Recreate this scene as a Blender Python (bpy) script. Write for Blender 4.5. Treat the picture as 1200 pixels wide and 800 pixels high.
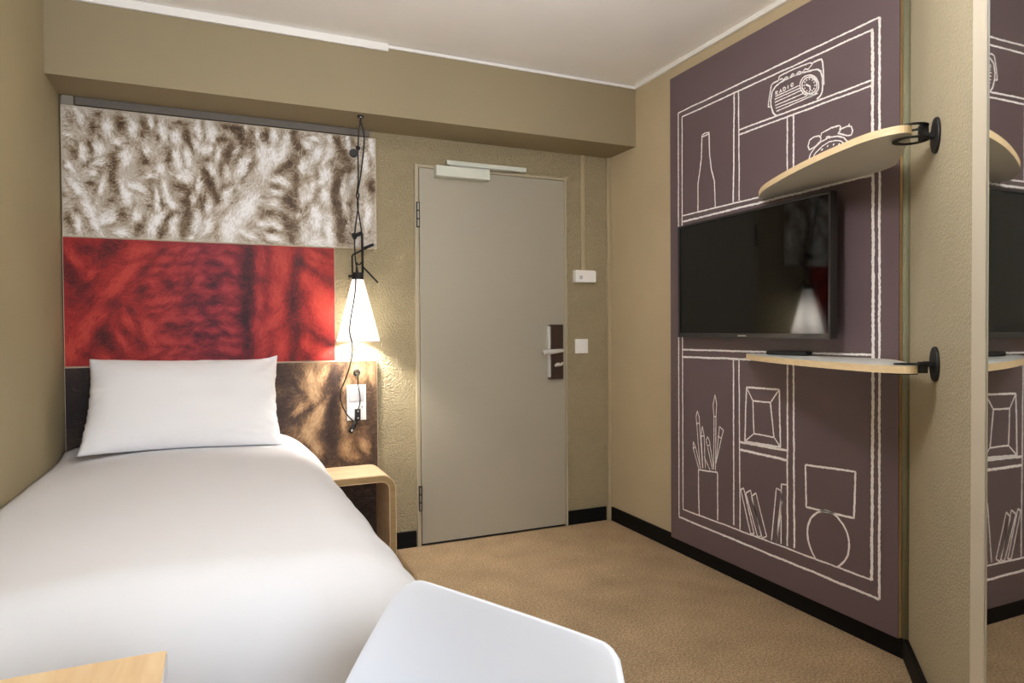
import bpy, bmesh, math, random
import numpy as np
from mathutils import Vector, Matrix, noise

for o in list(bpy.data.objects): bpy.data.objects.remove(o, do_unlink=True)
SC = bpy.context.scene
COL = SC.collection
random.seed(7)

# ------------------------------------------------------------------ camera
cam = bpy.data.cameras.new('camera'); camo = bpy.data.objects.new('camera', cam); COL.objects.link(camo)
cam.sensor_width = 36.0; cam.lens = 781.9 / 1200 * 36.0; cam.clip_start = 0.02
def cam_matrix(yaw, pitch, roll, loc):
    yaw, pitch, roll = (math.radians(a) for a in (yaw, pitch, roll))
    d = Vector((math.sin(yaw)*math.cos(pitch), math.cos(yaw)*math.cos(pitch), math.sin(pitch)))
    r0 = Vector((math.cos(yaw), -math.sin(yaw), 0)); u0 = r0.cross(d)
    r = r0*math.cos(roll) + u0*math.sin(roll); u = -r0*math.sin(roll) + u0*math.cos(roll)
    return Matrix(((r.x, u.x, -d.x, loc[0]), (r.y, u.y, -d.y, loc[1]), (r.z, u.z, -d.z, loc[2]), (0, 0, 0, 1)))
camo.matrix_world = cam_matrix(23.829, -0.974, -0.383, (0, 0, 1.168))
SC.camera = camo

# ------------------------------------------------------------------ world, lights, exposure
W = bpy.data.worlds.new('world'); SC.world = W; W.use_nodes = True
W.node_tree.nodes['Background'].inputs[0].default_value = (0.75, 0.85, 1.0, 1)
W.node_tree.nodes['Background'].inputs[1].default_value = 1.0
def area(name, loc, rot, sx, sy, power, color):
    l = bpy.data.lights.new(name, 'AREA'); l.shape = 'RECTANGLE'; l.size = sx; l.size_y = sy; l.energy = power; l.color = color
    o = bpy.data.objects.new(name, l); o.location = loc; o.rotation_euler = rot; COL.objects.link(o); return o
WIN_POWER, FILL_GLOBE, BULB = 17.0, 19.5, 400.0
area('window_daylight', (0.18, -1.33, 1.62), (math.radians(90), 0, 0), 1.25, 1.35, WIN_POWER, (0.78, 0.87, 1.0))
SC.view_settings.view_transform = 'Standard'; SC.view_settings.look = 'None'
SC.view_settings.gamma = 1.0; SC.view_settings.exposure = 1.27; SC.view_settings.use_curve_mapping = False
try:
    SC.cycles.max_bounces = 10; SC.cycles.diffuse_bounces = 6; SC.cycles.glossy_bounces = 5; SC.cycles.sample_clamp_indirect = 6.0
except Exception: pass

# ------------------------------------------------------------------ materials
def lin(c):
    c = [x/255 for x in c]
    return tuple(x/12.92 if x <= .04045 else ((x+.055)/1.055)**2.4 for x in c)
def mat(name, rgb, rough=.6, metal=0., spec=.5, var=0., var_scale=6., bump=0., bump_scale=200., bump_dist=.002, bump2=0., bump2_scale=30., detail=3., trans=None, coat=0.):
    m = bpy.data.materials.new(name); m.use_nodes = True; nt = m.node_tree; N = nt.nodes; K = nt.links
    b = N['Principled BSDF']; c = lin(rgb)
    b.inputs['Base Color'].default_value = (*c, 1); b.inputs['Roughness'].default_value = rough; b.inputs['Metallic'].default_value = metal
    b.inputs['Specular IOR Level'].default_value = spec; b.inputs['Coat Weight'].default_value = coat
    tc = N.new('ShaderNodeTexCoord')
    if var:
        n = N.new('ShaderNodeTexNoise'); n.inputs['Scale'].default_value = var_scale; n.inputs['Detail'].default_value = 5
        K.new(tc.outputs['Object'], n.inputs['Vector'])
        r = N.new('ShaderNodeMapRange'); r.inputs[1].default_value = .3; r.inputs[2].default_value = .7; r.inputs[3].default_value = 1-var; r.inputs[4].default_value = 1+var
        K.new(n.outputs['Fac'], r.inputs[0])
        mx = N.new('ShaderNodeVectorMath'); mx.operation = 'SCALE'; mx.inputs[0].default_value = c
        K.new(r.outputs[0], mx.inputs['Scale']); K.new(mx.outputs[0], b.inputs['Base Color'])
    if bump:
        n1 = N.new('ShaderNodeTexNoise'); n1.inputs['Scale'].default_value = bump_scale; n1.inputs['Detail'].default_value = detail
        K.new(tc.outputs['Object'], n1.inputs['Vector'])
        bp = N.new('ShaderNodeBump'); bp.inputs['Strength'].default_value = bump; bp.inputs['Distance'].default_value = bump_dist
        K.new(n1.outputs['Fac'], bp.inputs['Height'])
        last = bp
        if bump2:
            n2 = N.new('ShaderNodeTexNoise'); n2.inputs['Scale'].default_value = bump2_scale; n2.inputs['Detail'].default_value = 2
            K.new(tc.outputs['Object'], n2.inputs['Vector'])
            b2 = N.new('ShaderNodeBump'); b2.inputs['Strength'].default_value = bump2; b2.inputs['Distance'].default_value = bump_dist*3
            K.new(n2.outputs['Fac'], b2.inputs['Height']); K.new(bp.outputs[0], b2.inputs['Normal']); last = b2
        K.new(last.outputs[0], b.inputs['Normal'])
    return m
def wood(name, a, bcol, axis=(1, 14, 14), rough=.45, scale=5.):
    m = bpy.data.materials.new(name); m.use_nodes = True; nt = m.node_tree; N = nt.nodes; K = nt.links; b = N['Principled BSDF']
    tc = N.new('ShaderNodeTexCoord'); mp = N.new('ShaderNodeMapping'); mp.inputs['Scale'].default_value = axis
    K.new(tc.outputs['Object'], mp.inputs['Vector'])
    n = N.new('ShaderNodeTexNoise'); n.inputs['Scale'].default_value = scale; n.inputs['Detail'].default_value = 6; n.inputs['Distortion'].default_value = .6
    K.new(mp.outputs[0], n.inputs['Vector'])
    r = N.new('ShaderNodeValToRGB'); r.color_ramp.elements[0].position = .3; r.color_ramp.elements[1].position = .7
    r.color_ramp.elements[0].color = (*lin(a), 1); r.color_ramp.elements[1].color = (*lin(bcol), 1)
    K.new(n.outputs['Fac'], r.inputs[0]); K.new(r.outputs[0], b.inputs['Base Color']); b.inputs['Roughness'].default_value = rough
    return m
def carpet_mat():
    m = bpy.data.materials.new('carpet'); m.use_nodes = True; nt = m.node_tree; N = nt.nodes; K = nt.links; b = N['Principled BSDF']
    tc = N.new('ShaderNodeTexCoord')
    def nz(s, d=3):
        n = N.new('ShaderNodeTexNoise'); n.inputs['Scale'].default_value = s; n.inputs['Detail'].default_value = d; K.new(tc.outputs['Object'], n.inputs['Vector']); return n
    f = nz(135, 8); f.inputs['Roughness'].default_value = .8; g = nz(4.5, 5); h = nz(420, 2)
    r1 = N.new('ShaderNodeValToRGB'); r1.color_ramp.elements[0].position = .34; r1.color_ramp.elements[1].position = .66
    r1.color_ramp.elements[0].color = (*lin(CARPET_A), 1); r1.color_ramp.elements[1].color = (*lin(CARPET_B), 1)
    K.new(f.outputs['Fac'], r1.inputs[0])
    mr = N.new('ShaderNodeMapRange'); mr.inputs[1].default_value = .3; mr.inputs[2].default_value = .7; mr.inputs[3].default_value = .86; mr.inputs[4].default_value = 1.1
    K.new(g.outputs['Fac'], mr.inputs[0])
    v = N.new('ShaderNodeVectorMath'); v.operation = 'SCALE'; K.new(r1.outputs[0], v.inputs[0]); K.new(mr.outputs[0], v.inputs['Scale'])
    K.new(v.outputs[0], b.inputs['Base Color']); b.inputs['Roughness'].default_value = .95; b.inputs['Specular IOR Level'].default_value = .1
    bp = N.new('ShaderNodeBump'); bp.inputs['Strength'].default_value = .9; bp.inputs['Distance'].default_value = .006; K.new(h.outputs['Fac'], bp.inputs['Height'])
    b2 = N.new('ShaderNodeBump'); b2.inputs['Strength'].default_value = .25; b2.inputs['Distance'].default_value = .006; K.new(f.outputs['Fac'], b2.inputs['Height']); K.new(bp.outputs[0], b2.inputs['Normal'])
    K.new(b2.outputs[0], b.inputs['Normal']); return m
def emit(name, rgb, strength):
    m = bpy.data.materials.new(name); m.use_nodes = True; b = m.node_tree.nodes['Principled BSDF']
    b.inputs['Base Color'].default_value = (*lin(rgb), 1); b.inputs['Emission Color'].default_value = (*lin(rgb), 1); b.inputs['Emission Strength'].default_value = strength; return m
def shade_mat():
    m = bpy.data.materials.new('lamp_shade_glass'); m.use_nodes = True; nt = m.node_tree; N = nt.nodes; K = nt.links
    N.remove(N['Principled BSDF']); out = N['Material Output']
    d = N.new('ShaderNodeBsdfDiffuse'); d.inputs[0].default_value = (.93, .93, .92, 1)
    t = N.new('ShaderNodeBsdfTranslucent'); t.inputs[0].default_value = (.93, .92, .90, 1)
    mx = N.new('ShaderNodeMixShader'); mx.inputs[0].default_value = .45; K.new(d.outputs[0], mx.inputs[1]); K.new(t.outputs[0], mx.inputs[2])
    K.new(mx.outputs[0], out.inputs[0]); return m
def glass_mat():
    m = bpy.data.materials.new('window_glass'); m.use_nodes = True; nt = m.node_tree; N = nt.nodes; K = nt.links
    N.remove(N['Principled BSDF']); out = N['Material Output']
    t = N.new('ShaderNodeBsdfTransparent'); g = N.new('ShaderNodeBsdfGlossy'); g.inputs['Roughness'].default_value = .02
    mx = N.new('ShaderNodeMixShader'); mx.inputs[0].default_value = .06; K.new(t.outputs[0], mx.inputs[1]); K.new(g.outputs[0], mx.inputs[2]); K.new(mx.outputs[0], out.inputs[0]); return m
def print_mat(name):
    m = bpy.data.materials.new(name); m.use_nodes = True; nt = m.node_tree; N = nt.nodes; K = nt.links; b = N['Principled BSDF']
    a = N.new('ShaderNodeVertexColor'); a.layer_name = 'print'; K.new(a.outputs[0], b.inputs['Base Color']); b.inputs['Roughness'].default_value = .5; b.inputs['Specular IOR Level'].default_value = .25
    return m
def chalk_mat():
    m = bpy.data.materials.new('chalk_white'); m.use_nodes = True; nt = m.node_tree; N = nt.nodes; K = nt.links; b = N['Principled BSDF']
    tc = N.new('ShaderNodeTexCoord'); n = N.new('ShaderNodeTexNoise'); n.inputs['Scale'].default_value = 260; n.inputs['Detail'].default_value = 4; K.new(tc.outputs['Object'], n.inputs['Vector'])
    r = N.new('ShaderNodeValToRGB'); r.color_ramp.elements[0].position = .3; r.color_ramp.elements[1].position = .45
    r.color_ramp.elements[0].color = (*lin((196, 184, 188)), 1); r.color_ramp.elements[1].color = (*lin((252, 250, 250)), 1)
    K.new(n.outputs['Fac'], r.inputs[0]); K.new(r.outputs[0], b.inputs['Base Color']); b.inputs['Roughness'].default_value = .8; return m

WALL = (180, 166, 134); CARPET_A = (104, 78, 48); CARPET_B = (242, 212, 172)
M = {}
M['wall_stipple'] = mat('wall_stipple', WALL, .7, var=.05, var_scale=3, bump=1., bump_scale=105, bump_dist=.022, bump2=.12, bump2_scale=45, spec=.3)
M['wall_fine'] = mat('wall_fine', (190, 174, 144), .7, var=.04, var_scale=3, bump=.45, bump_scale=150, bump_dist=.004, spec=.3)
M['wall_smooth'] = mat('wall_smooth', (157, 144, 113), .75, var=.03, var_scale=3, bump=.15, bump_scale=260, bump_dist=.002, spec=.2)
M['wall_diag'] = mat('wall_diag', (174, 164, 138), .6, var=.05, var_scale=3, bump=.7, bump_scale=130, bump_dist=.008, spec=.35)
M['bead'] = mat('bead', (132, 130, 106), .6, bump=.8, bump_scale=90, bump_dist=.004)
M['bulkhead'] = mat('bulkhead', (152, 139, 112), .7, var=.03, var_scale=2, spec=.2)
M['ceiling'] = mat('ceiling', (250, 249, 248), .85, var=.02, var_scale=2, bump=.2, bump_scale=240, spec=.1)
M['trim_white'] = mat('trim_white', (240, 238, 235), .5)
M['trim_beige'] = mat('trim_beige', (176, 161, 130), .5)
M['base_black'] = mat('base_black', (9, 9, 9), .6, spec=.2)
M['carpet'] = carpet_mat()
M['door'] = mat('door', (168, 161, 144), .45, var=.03, var_scale=1.5)
M['frame'] = mat('frame', (176, 165, 140), .45)
M['steel'] = mat('steel', (222, 221, 218), .28, metal=.9)
M['handle'] = mat('handle', (240, 240, 238), .25, metal=.55)
M['closer'] = mat('closer', (214, 217, 204), .4)
M['lock'] = mat('lock', (84, 68, 60), .35, metal=.6)
M['white_plastic'] = mat('white_plastic', (248, 247, 244), .35)
M['grey_plastic'] = mat('grey_plastic', (196, 194, 196), .4)
M['black'] = mat('black', (16, 15, 16), .6)
M['rail'] = mat('rail', (104, 97, 90), .6, var=.08, var_scale=60)
M['rail_light'] = mat('rail_light', (140, 133, 122), .6)
M['board_edge'] = mat('board_edge', (206, 190, 165), .6)
M['purple'] = mat('purple', (104, 88, 93), .38, var=.02, var_scale=3, spec=.45)
M['chalk'] = chalk_mat()
M['ply'] = wood('ply', (196, 152, 92), (222, 184, 126), axis=(6, 6, 60), scale=3)
M['ply_pale'] = wood('ply_pale', (222, 196, 152), (238, 216, 176), axis=(8, 8, 90), scale=3)
M['ply_dark'] = wood('ply_dark', (158, 112, 52), (188, 140, 72), axis=(60, 60, 1), scale=3)
M['oak'] = wood('oak', (214, 180, 136), (230, 202, 160), axis=(18, 2, 10), scale=2.5)
M['table_wood'] = wood('table_wood', (214, 180, 140), (228, 200, 164), axis=(2, 14, 10), scale=2.5)
M['ply_panel'] = wood('ply_panel', (226, 188, 126), (240, 206, 150), axis=(60, 60, 1), scale=3)
M['ply_table'] = wood('ply_table', (146, 120, 80), (166, 140, 98), axis=(4, 60, 40), scale=3)
M['laminate'] = mat('laminate', (226, 228, 226), .35)
M['laminate_under'] = mat('laminate_under', (214, 210, 200), .4)
M['linen'] = mat('linen', (225, 225, 228), .8, bump=.1, bump_scale=900, bump_dist=.0008, spec=.2)
M['pillow'] = mat('pillow', (241, 240, 242), .8, bump=.1, bump_scale=900, bump_dist=.0008, spec=.2)
M['mattress'] = mat('mattress', (200, 198, 192), .8)
M['shell'] = mat('shell', (234, 236, 243), .32, spec=.5)
M['screen'] = mat('screen', (2, 2, 2), .05, spec=.38)
M['bezel'] = mat('bezel', (34, 33, 33), .3, spec=.6)
M['mirror'] = mat('mirror', (232, 234, 232), .015, metal=1.)
M['mirror_frame'] = mat('mirror_frame', (204, 196, 178), .4)
M['cord'] = mat('cord', (10, 10, 10), .5)
M['shade'] = shade_mat()
M['bulb'] = emit('bulb', (255, 248, 238), BULB)
M['globe'] = emit('globe', (255, 252, 249), FILL_GLOBE); M['fill_top'] = emit('fill_top', (255, 252, 249), FILL_GLOBE*2.2)  # added fill globe, upper half emits more to brighten the ceiling
M['glass'] = glass_mat()
M['print'] = print_mat('knit_print')

# ------------------------------------------------------------------ object helpers
def link(name, me, m, parent=None):
    o = bpy.data.objects.new(name, me); COL.objects.link(o)
    if m is not None: me.materials.append(m)
    if parent is not None: o.parent = parent
    return o
def mesh(name, verts, faces, m, parent=None, smooth=False):
    me = bpy.data.meshes.new(name); me.from_pydata([tuple(v) for v in verts], [], faces); me.update()
    if smooth: me.polygons.foreach_set('use_smooth', [True]*len(me.polygons))
    return link(name, me, m, parent)
def from_bm(name, bm, m, parent=None, smooth=False):
    bmesh.ops.recalc_face_normals(bm, faces=bm.faces)
    me = bpy.data.meshes.new(name); bm.to_mesh(me); bm.free()
    if smooth: me.polygons.foreach_set('use_smooth', [True]*len(me.polygons))
    return link(name, me, m, parent)
def bm_box(bm, x0, x1, y0, y1, z0, z1, bev=0., seg=2, T=None):
    n0 = len(bm.verts)
    vs = [bm.verts.new((x, y, z)) for x in (x0, x1) for y in (y0, y1) for z in (z0, z1)]
    fs = [bm.faces.new([vs[i] for i in q]) for q in ((0, 1, 3, 2), (4, 6, 7, 5), (0, 4, 5, 1), (2, 3, 7, 6), (0, 2, 6, 4), (1, 5, 7, 3))]
    if bev:
        es = list({e for f in fs for e in f.edges})
        bmesh.ops.bevel(bm, geom=es, offset=bev, segments=seg, profile=.6, affect='EDGES')
    if T is not None:
        bm.verts.ensure_lookup_table()
        for v in list(bm.verts)[n0:]: v.co = T @ v.co
def box(name, x0, x1, y0, y1, z0, z1, m, parent=None, bev=0., seg=2, T=None):
    bm = bmesh.new(); bm_box(bm, x0, x1, y0, y1, z0, z1, bev, seg, T); return from_bm(name, bm, m, parent)
def catmull(P, n=8):
    P = [Vector(p) for p in P]; out = []
    for i in range(len(P)-1):
        a, b, c, d = P[max(i-1, 0)], P[i], P[i+1], P[min(i+2, len(P)-1)]
        for k in range(n):
            t = k/n; out.append(.5*((2*b)+(c-a)*t+(2*a-5*b+4*c-d)*t*t+(3*b-a-3*c+d)*t**3))
    out.append(P[-1]); return out
def bm_tube(bm, pts, r, seg=8):
    pts = [Vector(p) for p in pts]; n = len(pts); rs = r if isinstance(r, (list, tuple)) else [r]*n
    rings = []; up = None
    for i, p in enumerate(pts):
        t = (pts[min(i+1, n-1)]-pts[max(i-1, 0)]).normalized()
        if up is None:
            up = Vector((0, 0, 1)) if abs(t.z) < .9 else Vector((1, 0, 0))
        a = (up - t*up.dot(t)).normalized(); b = t.cross(a); up = a
        rings.append([bm.verts.new(p+(a*math.cos(2*math.pi*k/seg)+b*math.sin(2*math.pi*k/seg))*rs[i]) for k in range(seg)])
    for A, B in zip(rings, rings[1:]):
        for k in range(seg): bm.faces.new((A[k], A[(k+1) % seg], B[(k+1) % seg], B[k]))
    bm.faces.new(rings[0][::-1]); bm.faces.new(rings[-1])
def tube(name, pts, r, m, parent=None, seg=8, smooth=True):
    bm = bmesh.new(); bm_tube(bm, pts, r, seg); return from_bm(name, bm, m, parent, smooth)
def lathe(name, prof, c, m, parent=None, seg=32, axis=None, smooth=True, closed=False):
    """profile of (radius, height) turned about an axis through c"""
    ax = Vector(axis or (0, 0, 1)).normalized(); h = Vector((1, 0, 0)) if abs(ax.x) < .9 else Vector((0, 1, 0))
    a = (h-ax*h.dot(ax)).normalized(); b = ax.cross(a); c = Vector(c); bm = bmesh.new(); R = []
    for r, z in prof:
        R.append([bm.verts.new(c+ax*z+(a*math.cos(2*math.pi*k/seg)+b*math.sin(2*math.pi*k/seg))*max(r, 1e-5)) for k in range(seg)])
    pr = list(zip(R, R[1:])) + ([(R[-1], R[0])] if closed else [])
    for A, B in pr:
        for k in range(seg): bm.faces.new((A[k], A[(k+1) % seg], B[(k+1) % seg], B[k]))
    if not closed:
        bm.faces.new(R[0][::-1]); bm.faces.new(R[-1])
    o = from_bm(name, bm, m, parent, False)
    if smooth:
        for p in o.data.polygons: p.use_smooth = len(p.vertices) == 4
        o.data.set_sharp_from_angle(angle=math.radians(40))
    return o
def prism(name, poly, z0, z1, m, parent=None, T=None, bev=0.):
    bm = bmesh.new(); a = [bm.verts.new((x, y, z0)) for x, y in poly]; b = [bm.verts.new((x, y, z1)) for x, y in poly]; n = len(poly)
    bm.faces.new(a[::-1]); bm.faces.new(b)
    for k in range(n): bm.faces.new((a[k], a[(k+1) % n], b[(k+1) % n], b[k]))
    if T is not None:
        for v in bm.verts: v.co = T @ v.co
    return from_bm(name, bm, m, parent)
def thing(name, label, cat, loc=(0, 0, 0), group=None):
    o = bpy.data.objects.new(name, None); o.empty_display_size = .05; COL.objects.link(o); tag(o, label, cat, group)
    o['base'] = loc; return o
def tag(o, label, cat, group=None):
    o['label'] = label; o['category'] = cat
    if group: o['group'] = group
    return o
def struct(o, label=None, cat=None):
    o['kind'] = 'structure'
    if label: o['label'] = label
    if cat: o['category'] = cat
    return o
def rebase(root, loc):
    """move the empty to the thing's base, leave its parts where they stand"""
    root.location = loc; T = Matrix.Translation(-Vector(loc))
    for ch in root.children: ch.matrix_parent_inverse = T
# ------------------------------------------------------------------ room constants (metres, floor z = 0)
XL, XR, YB, ZC = -0.622, 2.205, 3.506, 2.555
YR = -1.40; S2 = math.sqrt(.5)
CX, CY = XR, XR - .448/S2                          # corner of right wall and diagonal wall
GX, GY, GZ = .70, 1.36, 2.09
def dg(s, n, z): return Vector((CX - s*S2 - n*S2, CY - s*S2 + n*S2, z))   # along / out of the diagonal wall
TD = Matrix(((-S2, -S2, 0, CX), (-S2, S2, 0, CY), (0, 0, 1, 0), (0, 0, 0, 1)))
SD = 1.72; EX, EY = dg(SD, 0, 0).x, dg(SD, 0, 0).y

# ------------------------------------------------------------------ setting
struct(box('floor', XL-.1, XR+.1, YR-.1, YB+.1, -.06, 0, M['carpet']), 'short pile tan brown carpet')
struct(box('ceiling', XL-.1, XR+.1, YR-.1, YB+.1, ZC, ZC+.06, M['ceiling']), 'off white painted ceiling')
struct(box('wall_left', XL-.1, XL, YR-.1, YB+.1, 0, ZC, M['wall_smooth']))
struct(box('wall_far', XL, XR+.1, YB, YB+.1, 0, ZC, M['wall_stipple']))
struct(box('wall_right', XR, XR+.1, CY-.15, YB, 0, ZC, M['wall_fine']))
struct(box('wall_diagonal', 0, SD, -.1, 0, 0, ZC, M['wall_diag'], T=TD))
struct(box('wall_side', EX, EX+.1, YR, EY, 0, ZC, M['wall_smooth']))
struct(box('wall_bulkhead', XL, XR, 3.222, YB, 2.212, ZC, M['bulkhead']), 'beige boxed bulkhead above the door and bed head')
# rear wall behind the camera, with the window the daylight comes through
wx0, wx1, wz0, wz1 = -.47, .83, .92, 2.32
bm = bmesh.new()
for a in ((XL, wx0, 0, ZC), (wx1, EX+.1, 0, ZC), (wx0, wx1, 0, wz0), (wx0, wx1, wz1, ZC)): bm_box(bm, a[0], a[1], YR-.1, YR, a[2], a[3])
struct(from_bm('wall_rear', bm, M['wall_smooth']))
wn = bpy.data.objects.new('window_1', None); COL.objects.link(wn); struct(wn)
for n, a in (('window_frame', (wx0, wx0+.05, wz0, wz1)), ('window_frame', (wx1-.05, wx1, wz0, wz1)), ('window_frame', (wx0+.05, wx1-.05, wz0, wz0+.05)), ('window_frame', (wx0+.05, wx1-.05, wz1-.05, wz1))):
    box(n, a[0], a[1], YR-.08, YR-.02, a[2], a[3], M['trim_white'], wn)
box('pane', wx0+.05, wx1-.05, YR-.055, YR-.05, wz0+.05, wz1-.05, M['glass'], wn)

# baseboards
H = .084
struct(box('baseboard_right', 2.191, XR, 1.56, YB-.03, 0, H, M['base_black'], bev=.004))
struct(box('baseboard_diagonal', -.002, .985, 0, .014, 0, H, M['base_black'], bev=.004, T=TD))
struct(box('baseboard_far', 1.903, 2.17, YB-.013, YB, 0, H, M['base_black'], bev=.003))
struct(box('baseboard_near_table', .80, .973, YB-.013, YB, 0, H+.004, M['base_black'], bev=.003))
# cornice trims, corner bead, conduits
struct(box('trim_1', XL, .775, 3.206, 3.222, ZC-.036, ZC, M['trim_white'], bev=.003))
struct(box('trim_2', .775, XR, 3.211, 3.222, ZC-.020, ZC-.004, M['trim_white'], bev=.002))
struct(box('trim_3', 2.188, XR, CY, 3.211, ZC-.022, ZC, M['trim_white'], bev=.003))
struct(tube('trim_4', [(2.186, 1.563, .084), (2.186, 1.563, ZC)], .0135, M['bead'], seg=14))
struct(box('trim_5', 2.181, XR, YB-.022, YB, 0, 2.212, M['trim_beige'], bev=.006), 'beige vertical trunking strip in the far corner')
o = box('cable_trunking', 1.999, 2.027, YB-.013, YB, 1.522, 2.212, M['trim_beige'], bev=.003); struct(o, 'thin beige cable trunking running down to the white box'); o.name = 'trim_6'

# ------------------------------------------------------------------ door
DY = YB-.021
door = bpy.data.objects.new('door_1', None); COL.objects.link(door); struct(door, 'plain greige flush door with steel frame')
bm = bmesh.new()
bm_box(bm, .977, .998, YB-.019, YB, 0, 2.062, .002); bm_box(bm, 1.885, 1.900, YB-.019, YB, 0, 2.062, .002); bm_box(bm, .998, 1.885, YB-.019, YB, 2.046, 2.062, .002)
from_bm('door_frame', bm, M['frame'], door)
box('gap_shadow_sheet', .998, 1.885, YB-.006, YB, 0, 2.046, M['black'], door)['label'] = 'black sheet painting shadow into the gap around the door leaf'  # black sheet behind the leaf paints the shadow in its gaps
box('door_leaf', 1.001, 1.882, DY, YB-.007, .014, 2.043, M['door'], door, bev=.002)
for zc in (1.79, .262):
    box('painted_hinge_recess', .9835, 1.0025, DY-.004, DY+.002, zc-.068, zc+.068, M['black'], door)  # black plate, proud of the leaf, paints the dark of a recess
    bm = bmesh.new()
    for k in range(3): bm_tube(bm, [(.992, DY-.006, zc-.062+k*.044), (.992, DY-.006, zc-.026+k*.044)], .0042, 10)
    from_bm('hinge', bm, M['steel'], door)['label'] = 'steel knuckle hinge'
cb = box('door_closer', 1.080, 1.388, DY-.058, DY, 1.996, 2.052, M['closer'], door, bev=.003); cb['label'] = 'silver door closer'
box('slide_rail', 1.150, 1.622, YB-.052, YB-.02, 2.066, 2.090, M['closer'], cb, bev=.002)
tube('closer_arm', [(1.165, DY-.03, 2.05), (1.165, DY-.03, 2.062), (1.36, DY-.022, 2.062), (1.56, DY-.012, 2.066)], .006, M['steel'], cb)
lk = box('lock_plate', 1.767, 1.859, DY-.022, DY, .880, 1.199, M['lock'], door, bev=.003); lk['label'] = 'dark bronze lock plate with bright edge strip'
box('edge_strip', 1.762, 1.774, DY-.027, DY, .892, 1.188, M['handle'], lk, bev=.002)
hp = catmull([(1.835, DY-.022, 1.048), (1.835, DY-.05, 1.048), (1.826, DY-.066, 1.048), (1.79, DY-.069, 1.045), (1.74, DY-.069, 1.041), (1.705, DY-.069, 1.038)], 6)
tube('door_handle', hp, [.010]*12+[.0105+.0004*i for i in range(len(hp)-12)], M['handle'], lk, 12)['label'] = 'chrome lever handle'
bm = bmesh.new(); bm_tube(bm, [(1.818, DY-.022, .965), (1.818, DY-.04, .965)], .012, 14); bm_tube(bm, [(1.792, DY-.044, .958), (1.806, DY-.046, .967), (1.83, DY-.046, .964), (1.842, DY-.044, .975)], .008, 10)
from_bm('thumb_turn', bm, M['handle'], lk, True)

# white box and switch on the far wall
t = thing('wall_box', 'white plastic box on the wall right of the door, at the end of the trunking', 'wall box')
box('cover', 1.948, 2.083, YB-.036, YB, 1.450, 1.523, M['white_plastic'], t, bev=.004)
box('end_cap', 2.083, 2.092, YB-.030, YB, 1.454, 1.519, M['white_plastic'], t, bev=.002)
box('button', 1.975, 1.995, YB-.039, YB-.036, 1.468, 1.490, M['grey_plastic'], t, bev=.001); rebase(t, (2.015, YB, 1.45))
t = thing('light_switch', 'square white light switch beside the door lock', 'light switch')
box('switch_plate', 1.960, 2.046, YB-.010, YB, 1.026, 1.112, M['white_plastic'], t, bev=.003)
box('rocker', 1.971, 2.035, YB-.015, YB-.009, 1.037, 1.101, M['white_plastic'], t, bev=.002, T=Matrix.Translation((2.0, YB-.012, 1.07)) @ Matrix.Rotation(math.radians(3), 4, 'X') @ Matrix.Translation((-2.0, -YB+.012, -1.07)))
rebase(t, (2.003, YB, 1.026))

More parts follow.
